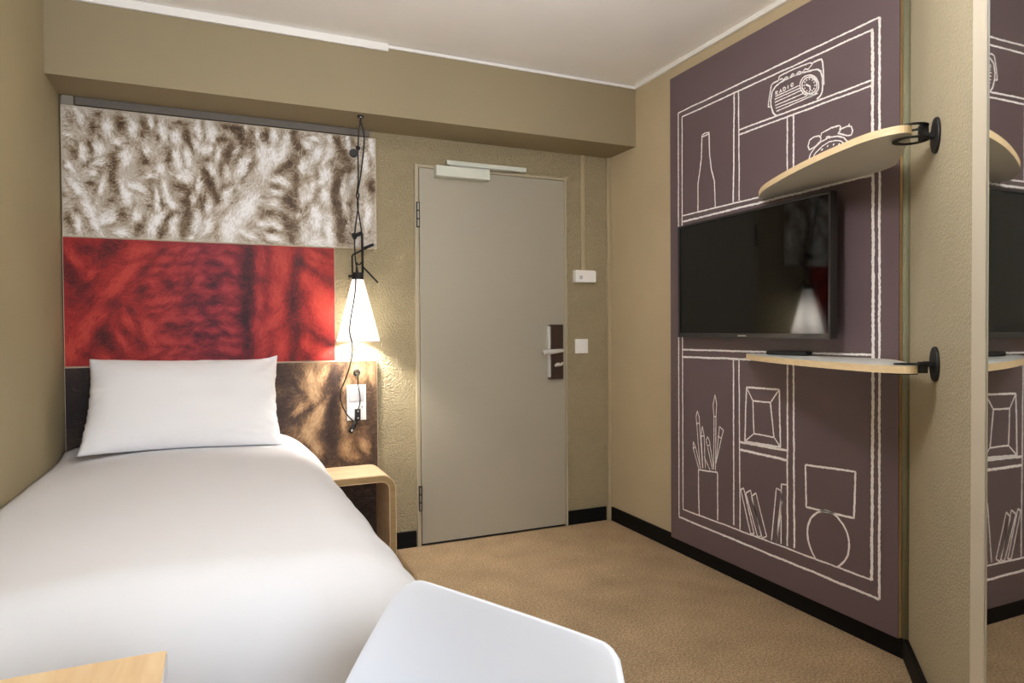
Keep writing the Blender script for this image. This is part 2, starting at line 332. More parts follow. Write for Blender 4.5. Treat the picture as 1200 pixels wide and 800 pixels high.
# ------------------------------------------------------------------ knit photo boards above and behind the bed
CREAM_DARK='''-586,2113,22,8,-81,60 -479,2145,22,12,0,80 -500,2082,30,19,-90,100 -507,1994,30,10,-90,60 -394,2109,49,21,-85,100 -458,2037,17,7,-44,50 -409,1977,21,10,43,80 -426,1930,38,16,-90,100 -299,2120,46,14,-76,80 -303,2073,15,10,-90,70 -358,2033,20,6,22,60 -578,1964,29,13,-72,70 -562,2003,29,10,-81,50 -597,2007,9,5,-23,40 -512,1929,31,8,44,70 -528,1909,12,10,0,50 -298,1946,33,18,53,90 -315,1987,18,9,-63,50 -245,2068,15,9,-72,60 -247,2146,27,7,-98,50 -516,1831,16,14,-33,70 -494,1799,25,14,-63,60 -421,1846,61,17,-85,90 -429,1762,19,14,0,70 -449,1741,19,7,11,50 -390,1699,34,19,-81,80 -566,1710,20,8,-34,70 -599,1663,37,17,-81,90 -607,1782,18,8,-63,60 -585,1758,28,8,-59,40 -522,1638,19,8,-23,60 -338,1753,11,7,-63,60 -326,1637,36,21,53,90 -279,1858,17,12,22,60 -276,1819,26,11,-62,50 -284,1741,21,16,-33,60 -319,1894,14,9,48,70 -228,1756,19,7,-90,60 -467,1873,19,10,-90,60 -444,1619,13,7,0,30 -233,1626,19,9,62,50 -148,2142,37,13,0,80 -181,2111,17,10,-62,60 -119,2085,50,22,-80,90 -199,1985,50,13,-94,80 -103,2031,36,8,-71,50 70,2149,52,18,-5,90 34,2088,36,18,42,90 109,2106,61,20,-75,90 55,2019,71,25,-99,90 -31,1987,25,6,0,60 -45,1930,45,15,-62,90 -24,1875,46,27,-62,80 27,1936,28,13,-90,70 154,2130,38,13,-90,70 221,2123,29,18,-90,60 -243,2067,22,10,-72,60 -152,1846,33,17,0,60 144,2072,32,23,41,50 103,2000,56,13,61,50 151,1952,56,11,56,40 -223,1763,18,10,-90,60 -118,1821,31,11,62,80 -136,1783,25,22,0,80 -124,1728,60,26,-94,80 -166,1734,24,17,0,50 -60,1779,37,15,-90,90 -20,1862,51,22,-76,80 4,1798,37,15,-80,80 44,1857,26,22,32,60 -195,1696,49,10,57,80 -229,1620,26,17,53,80 -142,1620,27,17,-90,70 -133,1662,33,26,0,60 213,1822,27,7,0,50 203,1725,28,9,41,50 235,1751,18,14,0,50 243,1669,23,16,0,60 188,1642,27,14,0,50 51,1734,18,9,42,30 128,1888,18,6,41,40 -152,1842,33,21,0,50 -75,1628,40,8,47,30 358,2141,33,18,-90,90 375,2086,42,23,-60,90 342,1993,50,23,41,90 283,1954,36,13,31,60 360,1933,42,23,-90,90 415,1928,23,14,30,60 412,2061,28,14,50,50 570,2131,38,21,-80,100 596,2085,39,19,-70,80 615,2033,38,24,-30,60 600,1992,53,21,0,80 570,1936,53,19,-90,90 650,2144,24,12,-80,60 649,2002,29,9,-60,50 230,2132,37,11,-90,60 704,2115,34,9,-90,40 743,2025,29,9,-79,50 742,1926,29,12,-90,60 496,2099,38,9,50,30 466,1951,38,11,60,40 260,1886,26,9,21,40 422,2148,27,9,0,40 274,1877,22,11,0,60 332,1839,51,27,46,80 345,1793,47,27,-61,90 303,1733,50,23,-31,60 334,1692,36,23,0,60 334,1635,56,27,-80,80 232,1743,26,11,0,50 238,1663,22,11,0,50 560,1890,43,16,-94,80 560,1822,53,19,-75,100 587,1731,73,29,-75,90 587,1648,53,24,-80,80 622,1831,39,19,-60,60 647,1853,34,14,60,50 741,1915,34,24,-79,70 751,1860,19,9,-90,40 631,1758,54,9,-90,40 729,1680,29,12,-79,50 413,1769,28,11,40,50 368,1880,37,9,51,60 493,1803,43,19,-80,30 477,1642,33,14,-90,20'''
CREAM_LIGHT='''-550,2128,44,15,-81,100 -587,2038,25,13,0,100 -537,1976,48,19,-85,100 -475,1990,37,22,-85,100 -441,2096,41,21,-81,100 -340,2100,50,21,-81,100 -405,2028,30,21,-11,100 -469,1926,30,21,22,100 -373,1958,49,28,-98,100 -290,2009,42,21,-72,100 -268,2132,34,14,-76,100 -586,1904,39,20,-63,100 -237,2100,23,18,-90,100 -499,1878,29,17,0,100 -558,1809,70,20,-54,100 -464,1820,56,15,-98,100 -518,1721,65,28,-63,100 -375,1808,65,25,-81,100 -327,1835,45,21,-22,100 -329,1695,46,25,-98,100 -249,1755,46,18,-76,100 -268,1652,54,29,-98,100 -443,1680,55,28,33,100 -561,1651,41,20,-81,100 -487,1647,47,17,-63,100 -268,1890,41,14,16,100 -398,1622,40,21,-11,100 -218,2106,59,21,-90,100 -169,2080,44,26,-62,100 -68,2119,51,17,-85,100 -17,2120,61,27,-85,100 -39,2024,31,26,47,100 -86,2057,45,22,-62,100 -158,1980,64,24,-85,100 -116,1993,60,19,-80,100 -130,1899,47,35,-32,100 -15,1942,41,22,-71,100 11,2010,47,15,-94,100 60,2120,23,18,-90,100 141,2153,28,13,-90,100 54,1929,42,20,-90,100 125,1964,70,27,56,100 220,2012,96,47,-90,100 -233,1931,45,25,-90,100 -213,1855,36,21,-81,100 -71,1862,32,17,-94,100 9,1869,37,18,-94,100 190,2134,28,14,-90,100 254,2137,38,14,-90,100 95,2038,41,18,52,100 -139,1884,46,35,-21,100 -210,1828,68,21,-85,100 -186,1765,49,21,-62,100 -236,1693,47,30,48,100 -179,1660,59,24,-98,100 -98,1799,41,20,-76,100 -72,1857,51,15,-94,100 -78,1684,70,24,-99,100 -26,1758,51,22,-94,100 9,1855,51,20,-94,100 30,1771,78,27,52,100 -27,1668,76,27,47,100 59,1673,95,55,-90,100 140,1764,104,51,61,100 222,1784,46,23,-15,100 203,1696,64,21,-21,100 143,1644,58,23,-21,100 234,1634,37,23,-31,100 -247,1798,32,17,-90,100 52,1825,50,22,52,100 -117,1607,21,13,0,100 263,2121,51,20,-90,100 321,2104,70,27,-109,100 280,2034,78,50,51,100 422,2110,33,25,-70,100 534,2137,38,24,-99,100 505,2056,81,43,45,100 504,1964,72,38,-90,100 402,1989,52,21,-94,100 287,1917,54,27,-20,100 468,2057,62,23,60,100 626,2137,53,14,-80,100 653,1958,54,22,-99,100 599,1924,34,17,-90,100 713,2032,79,22,-95,100 744,2120,54,17,-90,100 466,1908,56,28,30,100 450,2137,37,18,-20,100 246,1805,49,27,-21,100 278,1849,40,18,-10,100 400,1830,62,23,-85,100 437,1847,52,23,60,100 503,1852,58,38,-90,100 473,1739,86,61,-90,100 407,1677,71,32,-80,100 529,1684,77,33,-90,100 267,1693,53,22,-21,100 257,1631,49,22,-15,100 599,1874,53,19,-75,100 603,1810,44,14,-85,100 720,1759,99,24,-90,100 664,1632,34,14,-90,100 472,1623,61,42,0,100 390,1748,41,18,30,100 621,1708,44,9,-90,100'''
RED_DARK='''-446,1546,67,45,44,90 -536,1542,43,29,-34,70 -586,1412,92,36,-63,90 -532,1373,42,22,23,70 -594,1308,33,29,0,60 -512,1309,36,22,33,60 -435,1293,32,45,-90,50 -364,1277,23,15,-63,60 -313,1352,32,38,-63,90 -473,1147,48,45,-90,100 -438,1105,93,22,-58,70 -337,1137,72,19,-63,60 -575,1236,34,18,0,40 -522,1066,43,18,-34,60 -229,1546,45,19,-22,50 -230,1480,37,15,-11,50 -223,1404,37,27,0,80 -186,1363,45,23,-22,80 -133,1415,40,32,-47,70 -132,1491,30,20,0,60 -23,1486,39,28,0,60 -17,1401,31,32,0,80 -119,1322,41,32,-62,80 -157,1279,31,20,43,60 -73,1288,31,32,0,80 -18,1323,31,24,0,70 -284,1278,33,23,-90,50 -189,1186,45,23,11,90 -98,1160,54,24,0,80 -27,1228,39,32,0,80 -143,1228,30,16,-22,50 -75,1117,38,16,0,50 -21,1081,31,24,0,60 -106,1083,30,16,0,50 -297,1452,29,31,0,60 -387,1170,47,11,-63,50 -38,1572,47,16,-10,50 -489,1471,38,22,54,60 142,1518,114,42,-90,90 132,1395,131,38,-90,100 130,1237,131,33,-85,100 129,1096,87,33,-80,90 36,1436,48,24,-10,70 -19,1392,31,16,0,60 35,1324,32,16,-21,60 -20,1306,31,20,0,70 98,1246,40,25,0,70 33,1167,40,16,-21,60 -22,1142,39,20,0,80 -23,1047,39,16,0,70 87,1044,48,16,0,70 378,1518,54,35,-90,90 350,1382,90,26,-94,90 349,1291,72,35,-90,90 365,1183,60,53,0,80 347,1084,90,26,-94,70 465,1466,98,22,-35,60 527,1422,36,27,-60,60 479,1137,90,18,-35,70 523,1099,36,22,0,70 407,1037,36,35,-90,60 283,1470,35,13,-90,30 420,1365,36,17,-90,40 199,1432,33,17,0,40 338,1039,36,26,-90,80 70,1559,32,16,0,40 439,1538,53,10,-30,50 493,1568,54,10,-40,50'''
RED_LIGHT='''-266,1549,45,21,11,100 -178,1553,47,21,24,100 -88,1557,48,21,24,100 3,1561,49,22,10,100 -223,1504,47,21,24,100 -134,1507,48,21,24,100 -43,1511,48,22,10,100 -267,1456,46,21,24,100 -179,1458,46,21,11,100 -89,1461,48,21,24,100 2,1464,49,22,23,100 -224,1410,46,21,11,100 -135,1412,48,21,24,100 -44,1415,49,22,23,100 -268,1362,46,21,24,100 -180,1364,47,21,24,100 -90,1366,48,21,11,100 1,1367,49,22,23,100 -225,1316,47,21,24,100 -136,1317,47,21,11,100 -45,1318,49,22,23,100 -270,1269,45,21,11,100 -182,1269,47,21,24,100 -92,1270,48,21,24,100 0,1271,49,22,10,100 -227,1222,47,21,24,100 -138,1222,48,21,24,100 -46,1222,48,22,10,100 -271,1175,46,21,24,100 -183,1175,47,21,11,100 -93,1174,48,21,24,100 -1,1174,49,22,23,100 -228,1128,46,21,11,100 -139,1127,48,21,24,100 -48,1126,49,22,23,100 -272,1082,46,21,24,100 -184,1080,47,21,24,100 -94,1079,48,21,11,100 -2,1077,49,22,23,100 -229,1034,47,21,24,100 -140,1032,47,21,11,100 -49,1029,49,22,23,100 -391,1409,199,34,48,100 -528,1180,155,44,63,100 -577,1508,69,29,-63,100 -503,1446,62,22,63,100 -324,1542,73,38,22,100 -171,1422,46,24,22,100 -261,1395,52,27,-16,100 -172,1330,70,28,32,100 -269,1303,44,23,22,100 -79,1416,58,28,62,100 -49,1348,48,28,-32,100 -173,1237,68,28,-5,100 -81,1237,46,24,11,100 -212,1135,60,31,-22,100 -286,1170,98,31,-72,100 -372,1220,80,23,-67,100 -402,1138,63,19,-63,100 -55,1477,46,20,-10,100 -147,1465,38,20,16,100 -121,1117,53,20,-11,100 -597,1092,71,36,-81,100 -467,1049,51,22,-33,100 -31,1529,47,20,0,100 -10,1280,39,24,0,100 -17,1564,45,22,-13,100 76,1568,46,22,-12,100 28,1518,46,22,-13,100 -18,1468,45,22,-13,100 75,1471,46,22,-12,100 27,1421,46,22,-13,100 -19,1371,45,22,-13,100 74,1373,46,22,-12,100 26,1324,46,22,-13,100 -21,1275,45,22,-13,100 72,1275,46,22,-12,100 25,1226,46,22,-13,100 -22,1178,45,22,-13,100 71,1178,46,22,-12,100 23,1129,46,22,-13,100 -23,1081,45,22,-13,100 70,1080,46,22,-12,100 22,1032,46,22,-13,100 191,1511,97,38,-85,100 292,1515,116,61,-90,100 189,1334,79,34,-85,100 273,1344,98,52,-85,100 171,1193,70,34,-85,100 246,1201,130,39,51,100 287,1112,80,52,-90,100 203,1086,86,38,51,100 412,1419,99,35,-85,100 481,1311,137,63,-70,100 439,1538,62,44,-40,100 408,1110,81,35,-70,100 487,1072,62,45,0,100 21,1522,72,33,-21,100 35,1376,66,33,-42,100 10,1245,63,29,-10,100 49,1185,49,25,-32,100 16,1089,64,29,-16,100 80,1132,48,21,-10,100 -18,1452,39,24,0,100 76,1455,40,20,-16,100'''
BROWN_DARK='''310,925,82,63,0,80 287,763,74,63,-61,80 359,715,62,21,-10,50 531,772,167,24,-94,100 518,627,66,27,-80,90 551,625,43,44,0,60 554,927,33,44,-60,60 733,869,45,11,0,70 309,838,63,21,41,60 501,528,66,21,60,70 720,761,148,28,-90,50 561,512,54,33,0,50 741,554,91,22,-94,70 434,788,65,13,46,30 672,502,67,34,0,40 280,991,61,42,0,50 266,699,40,31,0,60 -607,881,308,444,-90,100 -142,654,184,292,0,90 503,214,325,198,0,100'''  # last entries darken the left end, behind the pillow and under the bedside table
BROWN_LIGHT='''435,887,121,43,-80,100 382,911,65,26,-61,100 422,689,131,43,60,100 465,720,110,43,70,100 360,770,95,26,41,100 489,941,66,32,70,100 595,576,78,44,-80,100 677,957,45,67,-90,100 695,569,68,34,-60,100 598,903,78,27,-99,100 432,611,87,37,-60,100 585,724,101,22,-90,100 627,517,67,33,-20,100 733,944,68,22,-90,100'''

def smooth_noise(nx, nz, cx, cz, rng):
    g = rng.random((cz+2, cx+2)); x = np.linspace(0, cx, nx, endpoint=False); z = np.linspace(0, cz, nz, endpoint=False)
    xi = x.astype(int); zi = z.astype(int); fx = x-xi; fz = z-zi; fx = fx*fx*(3-2*fx); fz = fz*fz*(3-2*fz)
    a = g[np.ix_(zi, xi)]; b = g[np.ix_(zi, xi+1)]; c = g[np.ix_(zi+1, xi)]; d = g[np.ix_(zi+1, xi+1)]
    fx = fx[None, :]; fz = fz[:, None]
    return (a*(1-fx)+b*fx)*(1-fz)+(c*(1-fx)+d*fx)*fz
def knit_board(name, label, x0, x1, z0, z1, step, dark, light, ramp, base, seed, hair, drift, loose=.20, gap=.92, rim=.26):
    """a flat board carrying a close-up print of knitted wool: dark gaps and patches, pale strands, then thousands of fibres combed along them"""
    rng = np.random.default_rng(seed); w, h = x1-x0, z1-z0; nx, nz = int(w/step)+1, int(h/step)+1
    xs = np.linspace(x0, x1, nx); zs = np.linspace(z0, z1, nz); X, Z = np.meshgrid(xs, zs)
    def warp(c, amp): return (smooth_noise(nx, nz, int(w/c)+1, int(h/c)+1, rng)-.5)*2*amp
    Xw = X+warp(.05, .006)+warp(.018, .0035); Zw = Z+warp(.05, .006)+warp(.018, .0035)
    rd = lambda s: [[int(v) for v in t.split(',')] for t in s.split()]
    V = np.full_like(X, base); C2 = np.full_like(X, 1e-4); S2_ = np.zeros_like(X)
    def field(t, p):
        a = math.radians(t[4]); dx = Xw-t[0]/1000; dz = Zw-t[1]/1000
        u = (dx*math.cos(a)+dz*math.sin(a))/(t[2]/1000); v = (-dx*math.sin(a)+dz*math.cos(a))/(t[3]/1000)
        return np.exp(-(u*u+v*v)**p), u, v
    for t in rd(light):
        f, u, v = field(t, 2.2); q = np.clip(u*u+v*v, 0, 1.6); lift = base+(1-base)*(1.0-.75*q)
        k = f*.92; V = V*(1-k)+lift*k
        a = math.radians(t[4]); C2 += f*math.cos(2*a); S2_ += f*math.sin(2*a)
    for t in rd(light):
        f, u, v = field(t, 2.); V = V*(1-rim*np.exp(-((v+1.05)/.42)**2-(u*.95)**4))
    for t in rd(dark):
        f, u, v = field(t, .85); V = V*(1-np.clip(f*t[5]/100*gap, 0, .93))
    ang = .5*np.arctan2(S2_, C2)+warp(.05, .3)
    def comb(n, length, wild, vals):
        hx = rng.random(n)*(nx-1); hz = rng.random(n)*(nz-1); i0 = hz.astype(int)*nx+hx.astype(int)
        th = ang.ravel()[i0]+rng.normal(0, 1, n)*wild; curl = rng.normal(0, .05+.1*wild, n); hv = vals(n, V.ravel()[i0])
        acc = np.zeros(nx*nz); wt = np.zeros(nx*nz); L = int(length/step/.7)
        for k in range(L):
            hx = hx+np.cos(th)*.7; hz = hz+np.sin(th)*.7; th = th+curl
            ok = (hx >= 0) & (hx < nx-1) & (hz >= 0) & (hz < nz-1); i = (hz[ok].astype(int)*nx+hx[ok].astype(int)); e = math.sin(math.pi*(k+.5)/L)
            np.add.at(acc, i, hv[ok]*e); np.add.at(wt, i, e)
        return acc.reshape(nz, nx), wt.reshape(nz, nx)
    # combed fibres: white noise smeared along the strands, plus each fibre carrying a little of its root's tone
    a1, w1 = comb(int(hair*w*h), .030, .18, lambda n, v: rng.normal(0, 1, n)); fib = a1/np.sqrt(w1+.5)
    a2, w2 = comb(int(hair*w*h*.6), .022, .35, lambda n, v: v); V = (V*.8+a2)/(w2+.8)
    V = .52+(V-.52)*1.15+.085*fib*(.5+V)+warp(.12, .05)+warp(.008, .03)
    # loose pale and dark hairs curling over the gaps
    a3, w3 = comb(int(2000*w*h), .046, .9, lambda n, v: np.where(rng.random(n) < .62, 1., -1.)*(v < .55)*(.25+.75*rng.random(n))); V = V+loose*np.clip(a3, -1, 1.2)
    H_ = np.clip(V, 0, 1).ravel()
    pos = [r[0] for r in ramp]; cols = np.array([lin(r[1]) for r in ramp])
    rgb = np.stack([np.interp(H_, pos, cols[:, k]) for k in range(3)], 1)
    if drift is not None:
        m = np.clip(drift(X, Z).ravel(), 0, 1)[:, None]; c2 = np.array([lin(r[2]) for r in ramp]); rgb2 = np.stack([np.interp(H_, pos, c2[:, k]) for k in range(3)], 1); rgb = rgb*(1-m)+rgb2*m
    t = thing(name, label, 'wall panel')
    yb = YB-.0245
    box('board', x0-.002, x1+.002, yb, YB-.001, z0-.002, z1+.002, M['board_edge'], t)
    me = bpy.data.meshes.new('printed_face'); nv = nx*nz
    co = np.stack([X.ravel(), np.full(nv, yb-.0006), Z.ravel()], 1).astype(np.float32)
    idx = np.arange(nv).reshape(nz, nx); q = np.stack([idx[:-1, :-1], idx[:-1, 1:], idx[1:, 1:], idx[1:, :-1]], -1).reshape(-1, 4)
    me.vertices.add(nv); me.vertices.foreach_set('co', co.ravel()); me.loops.add(q.size); me.loops.foreach_set('vertex_index', q.ravel().astype(np.int32))
    me.polygons.add(len(q)); me.polygons.foreach_set('loop_start', (np.arange(len(q))*4).astype(np.int32)); me.update(calc_edges=True)
    ca = me.color_attributes.new('print', 'FLOAT_COLOR', 'POINT'); ca.data.foreach_set('color', np.concatenate([rgb, np.ones((nv, 1))], 1).astype(np.float32).ravel())
    f = link('printed_face', me, M['print'], t); rebase(t, ((x0+x1)/2, YB, z0)); return t
knit_board('knit_panel', 'cream wool knit photo panel, uppermost above the bed', -.613, .766, 1.597, 2.168, .0032, CREAM_DARK, CREAM_LIGHT,
           [(0, (62, 45, 30)), (.25, (112, 90, 66)), (.5, (174, 160, 142)), (.75, (208, 202, 194)), (1, (244, 243, 244))], .62, 3, 60000, None, .22, .90)
knit_board('knit_panel', 'red wool knit photo panel between the cream and brown panels', -.615, .550, 1.020, 1.591, .0032, RED_DARK, RED_LIGHT,
           [(0, (48, 16, 20), (46, 18, 28)), (.3, (110, 27, 27), (96, 28, 40)), (.6, (154, 38, 34), (134, 38, 47)), (1, (188, 64, 52), (168, 58, 64))], .60, 5, 50000,
           lambda X, Z: np.exp(-((X-.0)/.22)**2), .10, .74, .20)
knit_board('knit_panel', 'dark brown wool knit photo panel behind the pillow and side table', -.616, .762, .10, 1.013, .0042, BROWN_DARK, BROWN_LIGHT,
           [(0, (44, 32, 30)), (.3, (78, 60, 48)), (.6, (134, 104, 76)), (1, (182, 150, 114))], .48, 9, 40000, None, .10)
struct(box('trim_7', -.562, .738, YB-.022, YB, 2.176, 2.211, M['rail'], bev=.002), 'grey rail along the top of the cream panel')
struct(box('trim_8', -.612, -.566, YB-.026, YB, 2.171, 2.211, M['rail_light'], bev=.002))

# ------------------------------------------------------------------ bed
bed = thing('bed', 'single bed under the white duvet, along the left wall', 'bed')
box('bed_base', -.60, .36, 1.56, 3.44, .09, .30, M['mattress'], bed, bev=.02)
box('mattress', -.60, .35, 1.53, 3.46, .30, .60, M['mattress'], bed, bev=.08, seg=4)
for x in (-.54, .30):
    for y in (1.62, 3.36): tube('leg', [(x, y, 0), (x, y, .09)], .025, M['black'], bed, 12)
rebase(bed, (-.12, 2.5, 0))
def duvet():
    XS, YF, YH, ZT = .215, 1.60, 3.445, .662
    R1, R2 = .27, .19
    us = list(np.linspace(XL+.006, XS, 46))+[XS+d for d in np.linspace(.012, .66, 56)]
    vs = [YF-d for d in np.linspace(.62, .012, 52)]+list(np.linspace(YF, YH, 84))
    V = []
    for y in vs:
        for x in us:
            dx = max(0, x-XS); dy = max(0, YF-y); d = math.hypot(dx, dy)
            if d > 0: ux, uy = dx/d, dy/d
            else: ux, uy = 0, 0
            r = R1*ux*ux+R2*uy*uy if d > 0 else R1
            q = math.pi/2*r
            if d < q: h = r*math.sin(d/r); z = r*(1-math.cos(d/r))
            else: h = r+(d-q)*.03; z = r+(d-q)
            px, py = min(x, XS)+ux*h, max(y, YF)-uy*h
            pz = ZT-z
            if d == 0 or x < XS:
                tx = (px-XL)/(XS-XL)
                pz += .016*math.sin(math.pi*min(1, max(0, tx)))-.026*(1-min(1, max(0, tx)))**3*(1)
                pz -= .010*max(0, 1-(px-XL)/.05)
            # soft folds
            n1 = noise.noise((px*3.1, py*2.3, 1.7)); n2 = noise.noise((px*11, py*7, 4.2)); n3 = noise.noise((py*9.0, z*3, 8.8))
            k = min(1, d/.25)
            pz += .007*n1+.0025*n2
            px += ux*k*(.012*n3+.006*noise.noise((py*24, z*5, 2.)))
            py -= uy*k*(.014*noise.noise((px*6, z*3, 5.5)))
            pz += .018*max(0, 1-(YH-py)/.12)*(1-k)      # turned up a little at the head
            if XL+.004 > px: px = XL+.004
            V.append((px, py, max(pz, .03)))
    nu, nv = len(us), len(vs)
    F = [(j*nu+i, j*nu+i+1, (j+1)*nu+i+1, (j+1)*nu+i) for j in range(nv-1) for i in range(nu-1)]
    o = mesh('duvet', V, F, M['linen'], smooth=True)
    md = o.modifiers.new('thick', 'SOLIDIFY'); md.thickness = .022; md.offset = -1
    tag(o, 'smooth white duvet covering the bed, hanging over its foot', 'duvet')
duvet()
def pillow():
    Wd, Hd, T, N = .765, .455, .165, 64
    def side(sg):
        P = []
        for j in range(N+1):
            for i in range(N+1):
                u, v = -1+2*i/N, -1+2*j/N
                x = u*Wd/2*(1-.035*(1-v*v)+.012*v*v*u*u); y = v*Hd/2*(1-.05*(1-u*u)**1.0+.02*u*u)
                t = T/2*((1-abs(u)**3.2)*(1-abs(v)**2.6))**.62
                edge = max(abs(u), abs(v))
                cr = noise.noise((u*7, v*9, 3.1+sg))*.006*(edge**4)+noise.noise((u*2.2, v*2.2, 7+sg))*.016*(1-edge)
                # creases that run in from the short sides
                cr += .0045*math.sin(v*19+2*math.sin(v*5))*max(0, abs(u)-.84)/.16*(1-abs(v)**6)
                # soft fold from the top right corner
                fd = (u-.98)*.62+(v-.98)*-.42; cr += -.02*math.exp(-(fd/.06)**2)*max(0, min(1, (u-.45)/.4))*max(0, v)
                x += (.007*noise.noise((v*4, u*2, 3))+.003*noise.noise((v*13, u*2, 9)))*max(0, abs(u)-.86)/.14*(1-abs(v)**8)*(1 if u > 0 else -1)
                if u > .8 and v > .7: y += .016*((u-.8)/.2)*((v-.7)/.3)
                P.append((x, y, sg*(t+.004)+cr*(1 if sg > 0 else -.4)))
        return P
    A, B = side(1), side(-1); n = N+1; F = []
    for j in range(N):
        for i in range(N):
            a = j*n+i; F.append((a, a+1, a+n+1, a+n)); b = a+n*n; F.append((b, b+n, b+n+1, b+1))
    rim = [i for i in range(N)]+[j*n+N for j in range(N)]+[N*n+N-i for i in range(N)]+[(N-j)*n for j in range(N)]
    for k in range(len(rim)):
        a, b = rim[k], rim[(k+1) % len(rim)]; F.append((a, a+n*n, b+n*n, b))
    T0 = Matrix.Translation((-.126, 3.262, .858)) @ Matrix.Rotation(math.radians(1.0), 4, 'Y') @ Matrix.Rotation(math.radians(54), 4, 'X')
    V = []
    for p in A+B:
        w = T0 @ Vector(p); w.z = max(w.z, .668+.01*noise.noise((w.x*6, w.y*6, 1))); w.y = min(w.y, YB-.03); V.append(w)
    o = mesh('pillow', V, F, M['pillow'], smooth=True)
    bm = bmesh.new(); bm.from_mesh(o.data); bmesh.ops.recalc_face_normals(bm, faces=bm.faces); bm.to_mesh(o.data); bm.free()
    tag(o, 'plump white pillow propped against the knit panels at the bed head', 'pillow')
pillow()

# ------------------------------------------------------------------ bedside table of bent plywood
t = thing('bedside_table', 'bent plywood bedside table with a rounded corner, right of the bed', 'bedside table')
def bent(y0, y1, th0, th1, inset=0.):
    xo, zt, r = .786, .473, .072; P = [(.488, zt)]
    P += [(xo-r+r*math.sin(a), zt-r+r*math.cos(a)) for a in np.linspace(0, math.pi/2, 12)]+[(xo, 0)]
    Q = []
    for i, p in enumerate(P):
        a, b = P[max(i-1, 0)], P[min(i+1, len(P)-1)]; d = Vector((b[0]-a[0], b[1]-a[1])).normalized(); Q.append((p[0]+d.y*1, p[1]-d.x*1, d))
    off = lambda k: [(P[i][0]+Q[i][2].y*k, P[i][1]-Q[i][2].x*k) for i in range(len(P))]
    A, B = off(th0), off(th1); V = [(x, y, max(0, z)) for y in (y0, y1) for x, z in A+B[::-1]]; n = len(A)*2
    F = [tuple(range(n))[::-1], tuple(range(n, 2*n))]+[(i, (i+1) % n, n+(i+1) % n, n+i) for i in range(n)]
    bm = bmesh.new(); vs = [bm.verts.new(v) for v in V]
    m = len(A)
    for k in range(m-1):
        for o_ in (0, n):
            q = [o_+k, o_+k+1, o_+n-2-k, o_+n-1-k]; bm.faces.new([vs[i] for i in q])
    for i in range(n): bm.faces.new([vs[i] for i in (i, (i+1) % n, n+(i+1) % n, n+i)])
    return bm
from_bm('outer_veneer', bent(3.185, 3.478, 0, .004), M['table_wood'], t)
from_bm('core', bent(3.183, 3.478, .0042, .030), M['ply_table'], t)['label'] = 'darker plywood edge'
from_bm('inner_veneer', bent(3.185, 3.478, .0302, .034), M['table_wood'], t)
rebase(t, (.62, 3.33, 0))

# ------------------------------------------------------------------ pendant lamp, its hook and cord
t = thing('ceiling_hook', 'small black hook under the bulkhead holding the lamp cord', 'hook')
lathe('hook_plate', [(.001, 0), (.016, 0), (.016, .007), (.001, .007)], (.649, 3.272, 2.205), M['black'], t, 16)
tube('hook_bend', catmull([(.649, 3.272, 2.207), (.649, 3.262, 2.196), (.649, 3.266, 2.184), (.649, 3.276, 2.184), (.649, 3.28, 2.192)], 5), .0045, M['black'], t)
lathe('screw_cap', [(.001, 0), (.0045, 0), (.0035, .003), (.001, .0035)], (.649, 3.264, 2.203), M['white_plastic'], t, 12, axis=(0, -1, 0)); rebase(t, (.649, 3.272, 2.212))
LX, LY = .651, 3.392
lamp = thing('pendant_lamp', 'lit white cone lamp hanging on a black cord beside the door', 'lamp')
lathe('lamp_shade', [(.0275, 1.432), (.107, 1.117), (.1055, 1.117), (.026, 1.430)], (LX, LY, 0), M['shade'], lamp, 48, closed=True)['label'] = 'glowing white conical shade'
lathe('bulb', [(.001, 1.186), (.014, 1.190), (.024, 1.202), (.027, 1.218), (.022, 1.238), (.012, 1.256), (.010, 1.27), (.001, 1.271)], (LX, LY, 0), M['bulb'], lamp, 20)
lathe('bulb_socket', [(.001, 1.271), (.013, 1.272), (.013, 1.42), (.001, 1.421)], (LX, LY, 0), M['white_plastic'], lamp, 16)
fr = lathe('collar', [(.001, 1.428), (.029, 1.428), (.029, 1.462), (.001, 1.462)], (LX, LY, 0), M['black'], lamp, 24)
fr['label'] = 'black collar'
tube('side_knob', [(LX-.028, LY-.01, 1.443), (LX-.047, LY-.012, 1.441)], .0085, M['black'], fr, 10)
lb = tube('clamp_frame', [(LX-.026, LY, 1.46), (LX-.027, LY, 1.545), (LX-.022, LY, 1.552), (LX+.03, LY-.002, 1.580), (LX+.078, LY-.004, 1.605)], .0048, M['black'], lamp, 8, False)
tube('upright_bar', [(LX+.025, LY, 1.46), (LX+.024, LY, 1.655)], .0062, M['black'], lb, 8)
tube('wing_bar', [(LX+.03, LY-.004, 1.585), (LX+.08, LY-.006, 1.607)], .0075, M['black'], lb, 10)
tube('lever_rod', [(LX+.026, LY-.004, 1.492), (LX+.100, LY-.008, 1.414)], .0045, M['black'], lb, 8)
bm = bmesh.new(); bm_tube(bm, [(LX-.025, LY-.012, 1.640), (LX-.012, LY-.012, 1.646)], .0165, 14); bm_tube(bm, [(LX-.014, LY-.012, 1.645), (LX+.022, LY-.012, 1.662)], .010, 12)
from_bm('clamp_knob', bm, M['black'], lb, True)
cp = [(.649, 3.275, 2.184), (.643, 3.285, 2.14), (.641, 3.30, 2.05), (.645, 3.32, 1.93), (.643, 3.335, 1.87), (.640, 3.345, 1.84), (.650, 3.352, 1.80), (.644, 3.36, 1.74), (.637, 3.37, 1.68), (.634, 3.375, 1.62), (.637, 3.372, 1.52), (.645, 3.362, 1.47), (.646, 3.362, 1.43)]
cord = tube('cord', catmull(cp, 8), .0036, M['cord'], lamp, 6)
